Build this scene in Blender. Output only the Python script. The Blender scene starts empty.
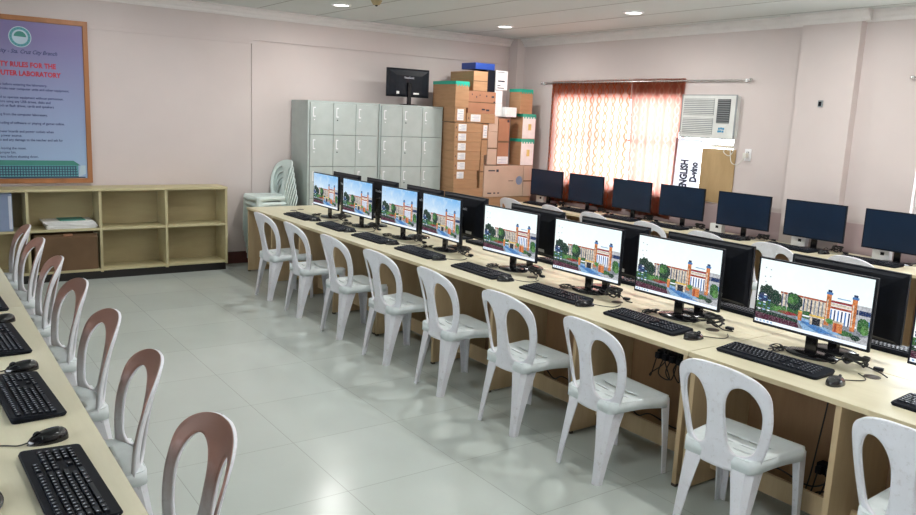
import bpy, math, random
from mathutils import Vector, Matrix
PI = math.pi
R = math.radians
scn = bpy.context.scene
COL = scn.collection
random.seed(7)
ORD = ['first', 'second', 'third', 'fourth', 'fifth', 'sixth', 'seventh', 'eighth', 'ninth', 'tenth']

# ------------------------------------------------------------------ materials
def new_mat(name):
    m = bpy.data.materials.new(name); m.use_nodes = True
    nt = m.node_tree; nt.nodes.clear()
    out = nt.nodes.new('ShaderNodeOutputMaterial')
    return m, nt, out
def N(nt, t, **kw):
    n = nt.nodes.new(t)
    for k, v in kw.items(): setattr(n, k, v)
    return n
def math_(nt, op, a, b=None, c=None):
    n = N(nt, 'ShaderNodeMath', operation=op)
    for i, v in enumerate((a, b, c)):
        if v is None: continue
        if isinstance(v, (int, float)): n.inputs[i].default_value = v
        else: nt.links.new(v, n.inputs[i])
    return n.outputs[0]
def mixc(nt, fac, a, b, blend='MIX'):
    n = N(nt, 'ShaderNodeMix', data_type='RGBA', blend_type=blend)
    for i, v in ((0, fac), (6, a), (7, b)):
        if isinstance(v, (int, float)): n.inputs[i].default_value = v
        elif isinstance(v, tuple): n.inputs[i].default_value = (*v[:3], 1)
        else: nt.links.new(v, n.inputs[i])
    return n.outputs[2]
def ramp(nt, src, p0, p1):
    n = N(nt, 'ShaderNodeMapRange'); n.clamp = True
    nt.links.new(src, n.inputs[0]); n.inputs[1].default_value = p0; n.inputs[2].default_value = p1
    return n.outputs[0]
def noise(nt, scale, detail=3, vec=None, rough=.5, stretch=None):
    n = N(nt, 'ShaderNodeTexNoise'); n.inputs['Scale'].default_value = scale
    n.inputs['Detail'].default_value = detail; n.inputs['Roughness'].default_value = rough
    if vec is None:
        vec = N(nt, 'ShaderNodeTexCoord').outputs['Object']
    if stretch:
        mp = N(nt, 'ShaderNodeMapping'); mp.inputs['Scale'].default_value = stretch
        nt.links.new(vec, mp.inputs[0]); vec = mp.outputs[0]
    nt.links.new(vec, n.inputs['Vector'])
    return n.outputs['Fac']
def pbsdf(nt, out, col, rough=.5, spec=.5, metal=0, coat=0):
    b = N(nt, 'ShaderNodeBsdfPrincipled')
    if isinstance(col, tuple): b.inputs['Base Color'].default_value = (*col[:3], 1)
    else: nt.links.new(col, b.inputs['Base Color'])
    if isinstance(rough, (int, float)): b.inputs['Roughness'].default_value = rough
    else: nt.links.new(rough, b.inputs['Roughness'])
    b.inputs['Specular IOR Level'].default_value = spec
    b.inputs['Metallic'].default_value = metal
    b.inputs['Coat Weight'].default_value = coat
    nt.links.new(b.outputs[0], out.inputs[0])
    return b
def bump(nt, b, h, strength=.2, dist=.01):
    n = N(nt, 'ShaderNodeBump'); n.inputs['Strength'].default_value = strength; n.inputs['Distance'].default_value = dist
    nt.links.new(h, n.inputs['Height']); nt.links.new(n.outputs[0], b.inputs['Normal'])
def simple(name, col, rough=.5, spec=.5, metal=0, var=.08, scale=6, bmp=0, coat=0, stretch=None):
    m, nt, out = new_mat(name)
    f = noise(nt, scale, 4, stretch=stretch)
    dark = tuple(c*(1-var) for c in col); lite = tuple(min(1, c*(1+var)) for c in col)
    c = mixc(nt, ramp(nt, f, .3, .7), dark, lite)
    b = pbsdf(nt, out, c, rough, spec, metal, coat)
    if bmp: bump(nt, b, f, bmp, .004)
    return m
def emit(name, col, strength):
    m, nt, out = new_mat(name)
    e = N(nt, 'ShaderNodeEmission'); e.inputs[0].default_value = (*col, 1); e.inputs[1].default_value = strength
    nt.links.new(e.outputs[0], out.inputs[0]); return m

M = {}
M['wall'] = simple('wall_paint', (.62, .55, .535), .75, .3, var=.04, scale=1.3, bmp=.05)
M['wainscot'] = simple('lower_wall_paint', (.47, .365, .37), .7, .3, var=.05, scale=2)
M['moulding'] = simple('moulding_paint', (.74, .71, .70), .6, .3, var=.03)
M['ceiling'] = simple('ceiling_board', (.59, .625, .615), .8, .2, var=.03, scale=1.1)
M['seam'] = simple('board_seam', (.22, .22, .21), .8)
M['baseboard'] = simple('maroon_baseboard', (.10, .035, .03), .4)
M['steel'] = simple('locker_steel', (.43, .485, .47), .42, .5, var=.05, scale=9)
M['steel_side'] = M['steel']
M['groove'] = simple('dark_gap', (.14, .16, .155), .7)
M['white_plastic'] = simple('white_plastic', (.80, .81, .83), .35, .5, var=.03)
M['black'] = simple('black_plastic', (.005, .007, .013), .5, .25, var=.2, scale=30)
M['blackmatte'] = simple('matt_black_plastic', (.005, .007, .012), .6, .15, var=.2, scale=30)
M['key'] = simple('key_plastic', (.006, .009, .016), .4, .25, var=.25, scale=40)
M['legend'] = simple('key_legend', (.45, .47, .54), .5)
M['gloss'] = simple('glossy_black', (.006, .006, .008), .16, .6, var=.1)
M['offscreen'] = simple('switched_off_panel', (.004, .016, .042), .3, .45, var=.1)
M['cable'] = simple('black_cable', (.01, .01, .011), .5)
M['wcable'] = simple('white_cable', (.66, .65, .60), .5)
M['paper'] = simple('paper', (.80, .80, .80), .8, .2, var=.05, scale=20)
M['ink'] = simple('ink', (.03, .03, .05), .7)
M['lightgrey'] = simple('grey_print', (.55, .58, .66), .6)
M['carton'] = simple('brown_carton', (.42, .245, .135), .8, .2, var=.10, scale=5, stretch=(1, 1, 6))
M['carton_red'] = simple('red_brown_carton', (.40, .20, .12), .8, .2, var=.08, scale=5)
M['carton_pale'] = simple('pale_carton', (.56, .41, .32), .8, .2, var=.06, scale=5)
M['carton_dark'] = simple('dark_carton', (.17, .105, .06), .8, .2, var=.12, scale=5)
M['teal'] = simple('teal_tape', (.02, .42, .30), .35, .5, var=.1)
M['bluebox'] = simple('blue_print', (.02, .06, .30), .4)
M['greyblue'] = simple('grey_blue_card', (.22, .28, .42), .6)
M['rod'] = simple('chrome_rod', (.6, .6, .6), .25, .5, metal=.9)
M['aluminium'] = simple('window_aluminium', (.62, .61, .60), .4, .5, metal=.5)
M['orangewood'] = simple('orange_wood_frame', (.36, .15, .055), .4, .5, var=.18, scale=8, stretch=(1, 1, .15))
M['plinth'] = simple('black_plinth', (.012, .010, .010), .4)
M['acwhite'] = simple('aged_white_plastic', (.70, .71, .69), .4)
M['acgrey'] = simple('grille_plastic', (.26, .28, .29), .5)
M['acdark'] = simple('dark_grille_plastic', (.07, .075, .08), .5)  # dark backing behind the air outlet slats
M['acblue'] = simple('blue_decal', (.04, .25, .45), .4)
M['chrome'] = simple('small_chrome', (.7, .7, .7), .2, metal=1)
M['foot'] = simple('dark_glide', (.06, .045, .035), .5)
M['led'] = emit('lamp_diffuser', (1, .98, .95), 8)

def laminate(name, col, dark, gscale=(1, .12, 1), rough=.38):
    m, nt, out = new_mat(name)
    f = noise(nt, 9, 6, stretch=gscale, rough=.6); g = noise(nt, 120, 2, stretch=gscale)
    c = mixc(nt, ramp(nt, f, .35, .7), col, dark)
    c = mixc(nt, math_(nt, 'MULTIPLY', ramp(nt, g, .5, .8), .35), c, dark)
    b = pbsdf(nt, out, c, rough, .45); return m
M['desk'] = laminate('desk_laminate', (.72, .67, .50), (.63, .58, .41))
M['deskpanel'] = laminate('shaded_desk_laminate', (.56, .43, .26), (.44, .32, .185), (1, 1, .12), .45)  # desk top laminate with its shade painted in: darker and warmer
M['deskedge'] = laminate('desk_edge_band', (.64, .55, .36), (.54, .45, .28), (1, .1, 1))
M['brownboard'] = laminate('brown_board', (.33, .195, .10), (.25, .14, .072), (1, 1, .2), .5)
M['shelfwood'] = laminate('shelf_laminate', (.56, .50, .30), (.49, .43, .25), (.12, 1, 1), .5)
M['shelfback'] = laminate('shelf_back_board', (.43, .36, .20), (.37, .30, .165), (.2, 1, 1), .6)
M['cardboard_sheet'] = laminate('cardboard_sheet', (.48, .33, .17), (.40, .27, .13), (1, 1, .3), .8)

def floor_mat():
    m, nt, out = new_mat('glazed_floor_tile')
    tc = N(nt, 'ShaderNodeTexCoord').outputs['Object']
    sp = N(nt, 'ShaderNodeSeparateXYZ'); nt.links.new(tc, sp.inputs[0])
    T = .6075
    def line(o, off):
        a = math_(nt, 'DIVIDE', math_(nt, 'SUBTRACT', o, off), T)
        f = math_(nt, 'FRACT', math_(nt, 'ADD', a, 100.5))
        d = math_(nt, 'ABSOLUTE', math_(nt, 'SUBTRACT', f, .5))
        return math_(nt, 'LESS_THAN', d, .0028), math_(nt, 'FLOOR', math_(nt, 'ADD', a, 100.))
    lx, ix = line(sp.outputs[0], 1.555); ly, iy = line(sp.outputs[1], 2.95)
    g = math_(nt, 'MAXIMUM', lx, ly)
    cb = N(nt, 'ShaderNodeCombineXYZ'); nt.links.new(ix, cb.inputs[0]); nt.links.new(iy, cb.inputs[1])
    wn = N(nt, 'ShaderNodeTexWhiteNoise'); nt.links.new(cb.outputs[0], wn.inputs['Vector'])
    base = mixc(nt, wn.outputs['Value'], (.51, .56, .53), (.54, .59, .56))
    f = noise(nt, 3, 5)
    base = mixc(nt, math_(nt, 'MULTIPLY', ramp(nt, f, .4, .75), .25), base, (.465, .495, .465))
    c = mixc(nt, math_(nt, 'MULTIPLY', g, .5), base, (.20, .20, .18))
    rr = math_(nt, 'ADD', .17, math_(nt, 'MULTIPLY', ramp(nt, noise(nt, 2.2, 4), .3, .8), .10))
    b = pbsdf(nt, out, c, rr, .55)
    bump(nt, b, math_(nt, 'SUBTRACT', 1, g), .15, .001)
    return m
M['floor'] = floor_mat()

def chair_mat(name, tinted):
    m, nt, out = new_mat(name)
    tc = N(nt, 'ShaderNodeTexCoord')
    f = noise(nt, 7, 6, tc.outputs['Object'], .65); f2 = noise(nt, 45, 5, tc.outputs['Object'], .7)
    c = mixc(nt, ramp(nt, f, .35, .75), (.80, .81, .87), (.73, .73, .78))
    c = mixc(nt, math_(nt, 'MULTIPLY', ramp(nt, f2, .56, .74), .45), c, (.42, .38, .37))
    if tinted:   # pinkish-brown tint on the inner face, growing towards the top of the backrest
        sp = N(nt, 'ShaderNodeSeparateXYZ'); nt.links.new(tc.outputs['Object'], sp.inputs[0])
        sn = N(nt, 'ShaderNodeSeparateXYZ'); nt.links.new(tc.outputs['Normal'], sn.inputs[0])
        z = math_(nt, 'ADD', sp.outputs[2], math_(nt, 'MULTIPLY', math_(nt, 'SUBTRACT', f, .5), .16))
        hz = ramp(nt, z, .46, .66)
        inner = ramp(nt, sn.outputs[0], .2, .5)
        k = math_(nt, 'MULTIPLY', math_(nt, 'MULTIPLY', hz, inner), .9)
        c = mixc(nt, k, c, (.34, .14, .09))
    pbsdf(nt, out, c, .42, .45)
    return m
M['chair'] = chair_mat('chair_plastic', False)
M['chair_tinted'] = chair_mat('tinted_chair_plastic', True)
M['chair_seat'] = simple('top_lit_seat_plastic', (.72, .78, .80), .4, .45, var=.05, scale=18)  # cool greenish cast of overhead light on the seat, put into its colour
M['chair_mint'] = simple('pale_mint_chair_plastic', (.62, .72, .70), .42, .45, var=.05)

def curtain_mat(name, thin, thick, a, b):
    m, nt, out = new_mat(name)
    tc = N(nt, 'ShaderNodeTexCoord').outputs['Object']
    sp = N(nt, 'ShaderNodeSeparateXYZ'); nt.links.new(tc, sp.inputs[0])
    # ogee lattice print
    def wave(sgn):
        w = math_(nt, 'MULTIPLY', math_(nt, 'SINE', math_(nt, 'MULTIPLY', sp.outputs[2], 2*PI/.20)), .028)
        u = math_(nt, 'ADD', math_(nt, 'MULTIPLY', sp.outputs[1], 1.0), math_(nt, 'MULTIPLY', w, sgn))
        q = math_(nt, 'FRACT', math_(nt, 'DIVIDE', u, .115))
        return math_(nt, 'LESS_THAN', math_(nt, 'ABSOLUTE', math_(nt, 'SUBTRACT', q, .5)), .075)
    pat = math_(nt, 'MAXIMUM', wave(1), wave(-1))
    col = mixc(nt, pat, a, b)
    tcol = mixc(nt, pat, thin, thick)
    d = N(nt, 'ShaderNodeBsdfDiffuse'); nt.links.new(col, d.inputs[0])
    t = N(nt, 'ShaderNodeBsdfTranslucent'); nt.links.new(tcol, t.inputs[0])
    mx = N(nt, 'ShaderNodeMixShader'); mx.inputs[0].default_value = .55
    nt.links.new(d.outputs[0], mx.inputs[1]); nt.links.new(t.outputs[0], mx.inputs[2])
    nt.links.new(mx.outputs[0], out.inputs[0])
    return m
M['curtain'] = curtain_mat('orange_curtain', (1.0, .78, .72), (1.0, .44, .30), (.15, .048, .025), (.21, .08, .04))
M['curtain_pink'] = curtain_mat('rust_curtain', (1.0, .64, .57), (1, .84, .78), (.14, .04, .022), (.20, .07, .035))
def glass_mat():
    m, nt, out = new_mat('thin_window_glass')
    t = N(nt, 'ShaderNodeBsdfTransparent'); t.inputs[0].default_value = (.95, .96, .96, 1)
    g = N(nt, 'ShaderNodeBsdfGlossy'); g.inputs[1].default_value = .03
    mx = N(nt, 'ShaderNodeMixShader'); mx.inputs[0].default_value = .06
    nt.links.new(t.outputs[0], mx.inputs[1]); nt.links.new(g.outputs[0], mx.inputs[2]); nt.links.new(mx.outputs[0], out.inputs[0])
    return m
M['glass'] = glass_mat()
def sheet_mat():
    m, nt, out = new_mat('white_sheet_in_window')
    d = N(nt, 'ShaderNodeBsdfDiffuse'); d.inputs[0].default_value = (.85, .85, .87, 1)
    t = N(nt, 'ShaderNodeBsdfTranslucent'); t.inputs[0].default_value = (.8, .8, .85, 1)
    mx = N(nt, 'ShaderNodeMixShader'); mx.inputs[0].default_value = .35
    nt.links.new(d.outputs[0], mx.inputs[1]); nt.links.new(t.outputs[0], mx.inputs[2]); nt.links.new(mx.outputs[0], out.inputs[0])
    return m
M['sheet'] = sheet_mat()
def poster_mat():
    m, nt, out = new_mat('poster_print')
    tc = N(nt, 'ShaderNodeTexCoord').outputs['Object']
    sp = N(nt, 'ShaderNodeSeparateXYZ'); nt.links.new(tc, sp.inputs[0])
    c = mixc(nt, ramp(nt, sp.outputs[2], .15, 1.35), (.33, .46, .66), (.20, .17, .35))
    pbsdf(nt, out, c, .35, .4); return m
M['poster'] = poster_mat()
M['posterink'] = simple('poster_blue_ink', (.03, .04, .14), .5)
M['posterred'] = simple('poster_red_ink', (.50, .03, .05), .5)
M['postergreen'] = simple('poster_green_print', (.05, .24, .20), .5)
M['posterteal'] = simple('poster_teal_print', (.10, .32, .38), .5)
M['posterpale'] = simple('poster_pale_print', (.45, .58, .66), .5)
M['posterdark'] = simple('poster_dark_print', (.02, .05, .10), .5)

# ------------------------------------------------------------------ mesh builder
class MB:
    def __init__(s): s.v = []; s.f = []; s.mi = []
    def add(s, vs, fs, mi=0):
        o = len(s.v); s.v += [tuple(p) for p in vs]
        for f in fs: s.f.append([i+o for i in f]); s.mi.append(mi)
        return s
    def box(s, x0, x1, y0, y1, z0, z1, mi=0):
        return s.add([(x0,y0,z0),(x1,y0,z0),(x1,y1,z0),(x0,y1,z0),(x0,y0,z1),(x1,y0,z1),(x1,y1,z1),(x0,y1,z1)],
            [(0,3,2,1),(4,5,6,7),(0,1,5,4),(1,2,6,5),(2,3,7,6),(3,0,4,7)], mi)
    def loft(s, rings, mi=0, cap=True):
        n = len(rings[0]); vs = [p for r in rings for p in r]; fs = []
        for k in range(len(rings)-1):
            for i in range(n):
                j = (i+1) % n; fs.append((k*n+i, k*n+j, (k+1)*n+j, (k+1)*n+i))
        if cap: fs.append(tuple(range(n))[::-1]); fs.append(tuple((len(rings)-1)*n+i for i in range(n)))
        return s.add(vs, fs, mi)
    def lathe(s, prof, cx=0, cy=0, n=24, sx=1, sy=1, mi=0, cap=True):
        return s.loft([[(cx+r*sx*math.cos(2*PI*i/n), cy+r*sy*math.sin(2*PI*i/n), z) for i in range(n)] for r, z in prof], mi, cap)
    def tube(s, pts, r, n=6, mi=0):
        pts = [Vector(p) for p in pts]; rings = []
        up = Vector((0, 0, 1)); a = None
        for k, p in enumerate(pts):
            t = (pts[min(k+1, len(pts)-1)] - pts[max(k-1, 0)]).normalized()
            if a is None: a = t.cross(up if abs(t.z) < .9 else Vector((1, 0, 0))).normalized()
            else:
                a = (a - t*a.dot(t)); a = a.normalized() if a.length > 1e-6 else t.cross(up).normalized()
            b = t.cross(a); rr = r[k] if isinstance(r, (list, tuple)) else r
            rings.append([tuple(p + a*rr*math.cos(2*PI*i/n) + b*rr*math.sin(2*PI*i/n)) for i in range(n)])
        return s.loft(rings, mi)
    def poly(s, pts, mi=0): return s.add(pts, [tuple(range(len(pts)))], mi)
    def build(s, name, mats, parent=None, bev=0, smooth=None, loc=None, seg=2):
        me = bpy.data.meshes.new(name); me.from_pydata(s.v, [], s.f); me.validate(); me.update()
        if not isinstance(mats, (list, tuple)): mats = [mats]
        for m in mats: me.materials.append(M[m] if isinstance(m, str) else m)
        for p, i in zip(me.polygons, s.mi): p.material_index = i
        if smooth:
            for p in me.polygons: p.use_smooth = True
            me.set_sharp_from_angle(angle=R(smooth))
        o = bpy.data.objects.new(name, me); COL.objects.link(o)
        if parent: o.parent = parent
        if loc: o.location = loc
        if bev:
            b = o.modifiers.new('bevel', 'BEVEL'); b.width = bev; b.segments = seg; b.limit_method = 'ANGLE'; b.angle_limit = R(40)
        return o
def smooth_path(pts, k=6):
    P = [Vector(p) for p in pts]; P = [P[0]] + P + [P[-1]]; o = []
    for i in range(1, len(P)-2):
        a, b, c, d = P[i-1:i+3]
        for j in range(k):
            t = j/k
            o.append(.5*((2*b) + (c-a)*t + (2*a-5*b+4*c-d)*t*t + (3*b-a-3*c+d)*t**3))
    o.append(P[-2]); return o
def thing(name, label, cat, loc=(0,0,0), rz=0, group=None):
    o = bpy.data.objects.new(name, None); COL.objects.link(o); o.empty_display_size = .1
    o.location = loc; o.rotation_euler = (0, 0, rz); return tag(o, label, cat, group)
def tag(o, label, cat, group=None):
    o['label'] = label; o['category'] = cat
    if group: o['group'] = group
    return o
def struct(o, label=None):
    o['kind'] = 'structure'
    if label: o['label'] = label
    return o
def dup(root, loc, rz=0, label=None, group=None):
    r = root.copy(); COL.objects.link(r); r.location = loc; r.rotation_euler = (0, 0, rz)
    if label: r['label'] = label
    if group: r['group'] = group
    for ch in list(root.children):
        c = ch.copy(); COL.objects.link(c); c.parent = r
        for g in list(ch.children):
            d = g.copy(); COL.objects.link(d); d.parent = c
    return r
def text_obj(name, txt, mat, size, origin, xdir, ydir, parent=None, align='LEFT', font_bold=0, squash=1.0, shear=0):
    cu = bpy.data.curves.new(name, 'FONT'); cu.body = txt; cu.size = size; cu.align_x = align; cu.align_y = 'CENTER'
    cu.offset = font_bold; cu.extrude = .0004; cu.resolution_u = 2; cu.shear = shear
    t = bpy.data.objects.new(name, cu); COL.objects.link(t)
    dg = bpy.context.evaluated_depsgraph_get(); me = bpy.data.meshes.new_from_object(t.evaluated_get(dg))
    bpy.data.objects.remove(t); me.name = name
    me.materials.clear(); me.materials.append(M[mat])
    X = Vector(xdir).normalized(); Y = Vector(ydir).normalized(); Z = X.cross(Y)
    mt = Matrix(((X.x*squash, Y.x, Z.x, origin[0]), (X.y*squash, Y.y, Z.y, origin[1]), (X.z*squash, Y.z, Z.z, origin[2]), (0, 0, 0, 1)))
    me.transform(mt)
    o = bpy.data.objects.new(name, me); COL.objects.link(o)
    if parent: o.parent = parent
    return o

# ------------------------------------------------------------------ room shell
XW, YB, ZC = 6.75, 8.325, 2.72
XL, YR = -2.8, -2.4
fl = MB().box(XL-.2, XW+.2, YR-.2, YB+.2, -.1, 0).build('floor', 'floor'); struct(fl, 'glossy pale grey-green floor tiles')
ce = MB().box(XL-.2, XW+.2, YR-.2, YB+.2, ZC, ZC+.1).build('ceiling', 'ceiling'); struct(ce, 'pale grey ceiling of long painted boards')
m = MB()
for k in range(14):
    x = 6.53 - .675*k
    m.box(x-.004, x+.004, YR, YB, ZC-.0015, ZC-.0002)
struct(m.build('trim_1', 'seam', ), 'thin dark seams between ceiling boards')
# back wall with shallow recess on the left and a beam line above
m = MB()
m.box(XL-.2, XW+.2, YB+.012, YB+.2, 0, ZC)
m.box(3.13, XW, YB, YB+.02, 0, 2.385)
m.box(XL, XW, YB-.006, YB+.02, 2.40, ZC)
m.box(XL, 3.13, YB, YB+.02, 2.36, 2.41)
struct(m.build('wall_back', 'wall'), 'pinkish cream painted wall behind the lockers and shelves')
struct(MB().box(6.62, XW, 8.145, YB, 0, ZC).build('trim_2', 'wall'), 'square wall column in the far corner')
m = MB(); W4 = (.4, 4.4, 1.0, 2.0)
m.box(XL-.2, XL, YR-.2, W4[0], 0, ZC); m.box(XL-.2, XL, W4[1], YB+.2, 0, ZC); m.box(XL-.2, XL, W4[0], W4[1], 0, W4[2]); m.box(XL-.2, XL, W4[0], W4[1], W4[3], ZC)
struct(m.build('wall_left', 'wall'), 'pinkish wall left of the left desks')
m = MB()
for k in range(6): m.box(XL-.12, XL-.08, W4[0]+.8*k-.02, W4[0]+.8*k+.02, W4[2], W4[3])
m.box(XL-.12, XL-.08, W4[0], W4[1], W4[2], W4[2]+.04); m.box(XL-.12, XL-.08, W4[0], W4[1], W4[3]-.04, W4[3])
wf = struct(m.build('window_4', 'white_plastic'), 'unseen window added in the left wall for daylight')  # out of view, added to bring cool daylight in from the left
MB().box(XL-.102, XL-.098, W4[0], W4[1], W4[2], W4[3]).build('pane', 'glass', wf)
struct(MB().box(XL-.2, XW+.2, YR-.2, YR, 0, ZC).build('wall_rear', 'wall'))
# right wall with window openings
W1 = (4.84, 7.50, .95, 2.012)
W2 = (.55, 3.095, .95, 2.02)
W3 = (-1.9, -.1, .95, 2.02)
m = MB()
ys = [YR-.2, W3[0], W3[1], W2[0], W2[1], W1[0], W1[1], YB+.2]
for i in range(len(ys)-1):
    if i in (1, 3, 5):
        m.box(XW, XW+.15, ys[i], ys[i+1], .93, .95); m.box(XW, XW+.15, ys[i], ys[i+1], 2.012 if i == 5 else 2.02, ZC)
    else: m.box(XW, XW+.15, ys[i], ys[i+1], .93, ZC)
struct(m.build('wall_right', 'wall'), 'pinkish wall with the curtained windows')
struct(MB().box(XW-.006, XW+.15, YR-.2, YB+.2, 0, .93).build('trim_3', 'wainscot'), 'darker pink lower band of the window wall')
struct(MB().box(6.66, XW, 3.655, 4.185, 0, ZC).build('trim_4', 'wall'), 'shallow wall pilaster right of the air conditioner')
# mouldings
def mould(pts, nrm, name):
    (x0, y0), (x1, y1) = pts; nx, ny = nrm
    prof = [(0, 0), (.02, 0), (.028, .012), (.032, .03), (.05, .042), (.062, .066), (.085, .074), (.085, .092), (0, .092)]
    a = [(x0+nx*d, y0+ny*d, ZC-.092+h) for d, h in prof]; b = [(x1+nx*d, y1+ny*d, ZC-.092+h) for d, h in prof]
    struct(MB().loft([a, b]).build(name, 'moulding'), 'white ceiling moulding')
mould(((XL, YB-.006), (6.62, YB-.006)), (0, -1), 'trim_5')
mould(((XW, YR), (XW, 3.655)), (-1, 0), 'trim_6')
mould(((6.66, 3.655-.085), (6.66, 4.185+.085)), (-1, 0), 'trim_7')
mould(((XW, 4.185), (XW, YB)), (-1, 0), 'trim_8')
struct(MB().box(2.74, 3.5, YB-.012, YB, 0, .13).box(XL, -.9, YB-.012, YB, 0, .13).build('baseboard_back', 'baseboard'), 'dark maroon baseboard')
# windows
def window(n, w, lab):
    y0, y1, z0, z1 = w; m = MB(); x0, x1 = XW+.05, XW+.09
    m.box(x0, x1, y0, y1, z0, z0+.04); m.box(x0, x1, y0, y1, z1-.04, z1)
    k = max(2, round((y1-y0)/.62))
    for i in range(k+1):
        y = y0+.02+(y1-y0-.04)*i/k; m.box(x0, x1, y-.02, y+.02, z0, z1)
    m.box(x0, x1, y0, y1, 1.50, 1.53)
    f = struct(m.build('window_%d' % n, 'aluminium'), lab)
    MB().box(XW+.066, XW+.070, y0+.02, y1-.02, z0+.02, z1-.02).build('pane', 'glass', f)
window(1, W1, 'aluminium framed window behind the orange curtains')
window(2, W2, 'aluminium framed window right of the pilaster')
window(3, W3, 'aluminium framed window nearest the rear wall')

# ------------------------------------------------------------------ curtains and rods
def rod(y0, y1, label):
    t = thing('curtain_rod', label, 'curtain rod', (6.722, (y0+y1)/2, 2.165))
    h = (y1-y0)/2
    MB().tube([(0, -h, 0), (0, h, 0)], .009, 10).build('rod', 'rod', t, smooth=40)
    for s in (-1, 1):
        MB().box(-.01, .028, s*(h-.03)-.008, s*(h-.03)+.008, -.02, .012).build('bracket', 'white_plastic', t)
        MB().lathe([(.0, -.018), (.014, -.012), (.018, 0), (.014, .012), (.0, .018)], 0, s*(h+.012), 12, cap=False).build('finial', 'chrome', t, smooth=60)
rod(4.72, 7.74, 'chrome curtain rod above the orange curtains and air conditioner')
rod(.3, 3.20, 'chrome curtain rod above the window right of the pilaster')
def curtain(name, label, y0, y1, z0, z1, waves, amp, mat, seed, flare=0):
    rnd = random.Random(seed); m = MB(); ny, nz = int((y1-y0)/.012), 26
    ph = [rnd.uniform(0, 6.28) for _ in range(4)]
    vs = []
    for j in range(nz+1):
        v = j/nz; z = z0+(z1-z0)*v
        for i in range(ny+1):
            u = i/ny
            yy = y0+(y1-y0)*u + flare*(1-v)*(u-.5)
            tight = .35+.65*(1-v)**.6
            a = amp*(math.sin(u*waves*2*PI+ph[0]+.8*math.sin(v*2+ph[3]))*tight + .4*math.sin(u*waves*4.7*PI+ph[1]))
            if v > .95: a = amp*.55*math.sin(u*waves*7*PI)
            zz = z + (.012*math.sin(u*waves*7*PI+ph[2]) if v > .97 else 0) + (.01*math.sin(u*9+ph[1]) if j == 0 else 0)
            vs.append((a, yy-(y0+y1)/2, zz-z0))
    fs = [(j*(ny+1)+i, j*(ny+1)+i+1, (j+1)*(ny+1)+i+1, (j+1)*(ny+1)+i) for j in range(nz) for i in range(ny)]
    m.add(vs, fs); o = m.build(name, mat, smooth=80, loc=(6.735, (y0+y1)/2, z0))
    so = o.modifiers.new('thickness', 'SOLIDIFY'); so.thickness = .0012
    return tag(o, label, 'curtain', 'rust orange window curtains')
curtain('curtain', 'wide orange patterned curtain nearest the stacked cartons', 6.240, 7.555, .71, 2.185, 9, .0075, 'curtain', 3)
curtain('curtain', 'narrower rust-pink curtain beside the air conditioner', 5.49, 6.222, .71, 2.19, 9, .0085, 'curtain_pink', 5, -.10)
curtain('curtain', 'dark red curtain drawn aside at the window beyond the pilaster', .6, 2.3, .71, 2.185, 16, .0085, 'curtain_pink', 8)

# ------------------------------------------------------------------ air conditioner etc.
t = thing('air_conditioner', 'white window air conditioner with louvred grille beside the curtain', 'air conditioner', (6.69, 5.14, 1.595))
MB().box(0, .16, -.325, .325, 0, .42).build('casing', 'acwhite', t, bev=.008)
MB().box(-.006, .002, -.335, .335, -.008, .428).box(-.0065, .002, -.32, .32, 0, .42, 1).build('front_frame', ['acgrey', 'acwhite'], t, bev=.002)
for (z0, z1) in ((.03, .195), (.225, .39)):
    m = MB().box(-.010, -.006, -.075, .30, z0, z1, 1)
    n = 9
    for i in range(n):
        z = z0+.008+(z1-z0-.016)*i/(n-1); m.box(-.016, -.010, -.073, .298, z-.0045, z+.0045, 0)
    m.build('intake_grille', ['acwhite', 'acgrey'], t)
m = MB().box(-.010, -.006, -.265, -.115, .15, .385, 1)
for i in range(11):
    z = .16+.215*i/10; m.box(-.020, -.010, -.262, -.118, z-.0045, z+.0035, 0)
m.build('air_outlet_louvre', ['acgrey', 'acdark'], t)
MB().box(-.012, -.006, -.235, -.135, .045, .125).build('control_panel', 'acwhite', t)
m = MB()
for i in range(4): m.lathe([(.012, 0), (.012, .003)], 0, 0, 10)
m = MB()
for i, (y, z) in enumerate(((-.21, .095), (-.185, .098), (-.16, .095), (-.205, .068), (-.178, .07), (-.155, .068))):
    m.box(-.0135, -.012, y-.011, y+.011, z-.010, z+.010)
m.build('blue_decal', 'acblue', t)
# board and sheet in the opening below it
tag(MB().box(6.735, 6.745, 4.80, 5.20, .951, 1.49).build('cardboard_sheet', 'cardboard_sheet'), 'brown cardboard sheet covering the window below the air conditioner', 'cardboard')
t = thing('paper_sign', 'white sheet with handwritten letters in the window beside the cardboard', 'paper sign', (6.738, 5.42, .951))
MB().box(0, .002, -.215, .14, 0, .625).build('sheet', 'sheet', t)
text_obj('lettering', 'ENGLISH', 'ink', .13, (-.0012, -.015, .405), (0, 0, 1), (0, 1, 0), t, 'RIGHT', .007, .60)
text_obj('lettering', 'D-vino', 'ink', .12, (-.0012, -.14, .385), (0, 0, 1), (0, 1, 0), t, 'RIGHT', .007, .62)
def outlet(label, x, y, z, plug=False):
    t = thing('wall_outlet', label, 'wall outlet', (x, y, z))
    MB().box(-.012, 0, -.035, .035, -.058, .058).build('cover_plate', 'white_plastic', t, bev=.004)
    m = MB()
    for s in (-1, 1): m.box(-.0135, -.012, -.012, -.006, s*.025-.008, s*.025+.008); m.box(-.0135, -.012, .006, .012, s*.025-.008, s*.025+.008)
    m.build('socket', 'blackmatte', t)
    return t
outlet('white wall outlet with a plugged cord beside the air conditioner', XW, 4.665, 1.45)
t = thing('wall_hook', 'small grey bracket fixed high on the pilaster', 'bracket', (6.66, 3.93, 1.945))
MB().box(-.012, 0, -.022, .022, -.03, .03).build('plate', 'acgrey', t, bev=.003)
MB().box(-.022, -.010, -.012, .012, -.02, .018).build('clip', 'blackmatte', t, bev=.003)
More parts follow.
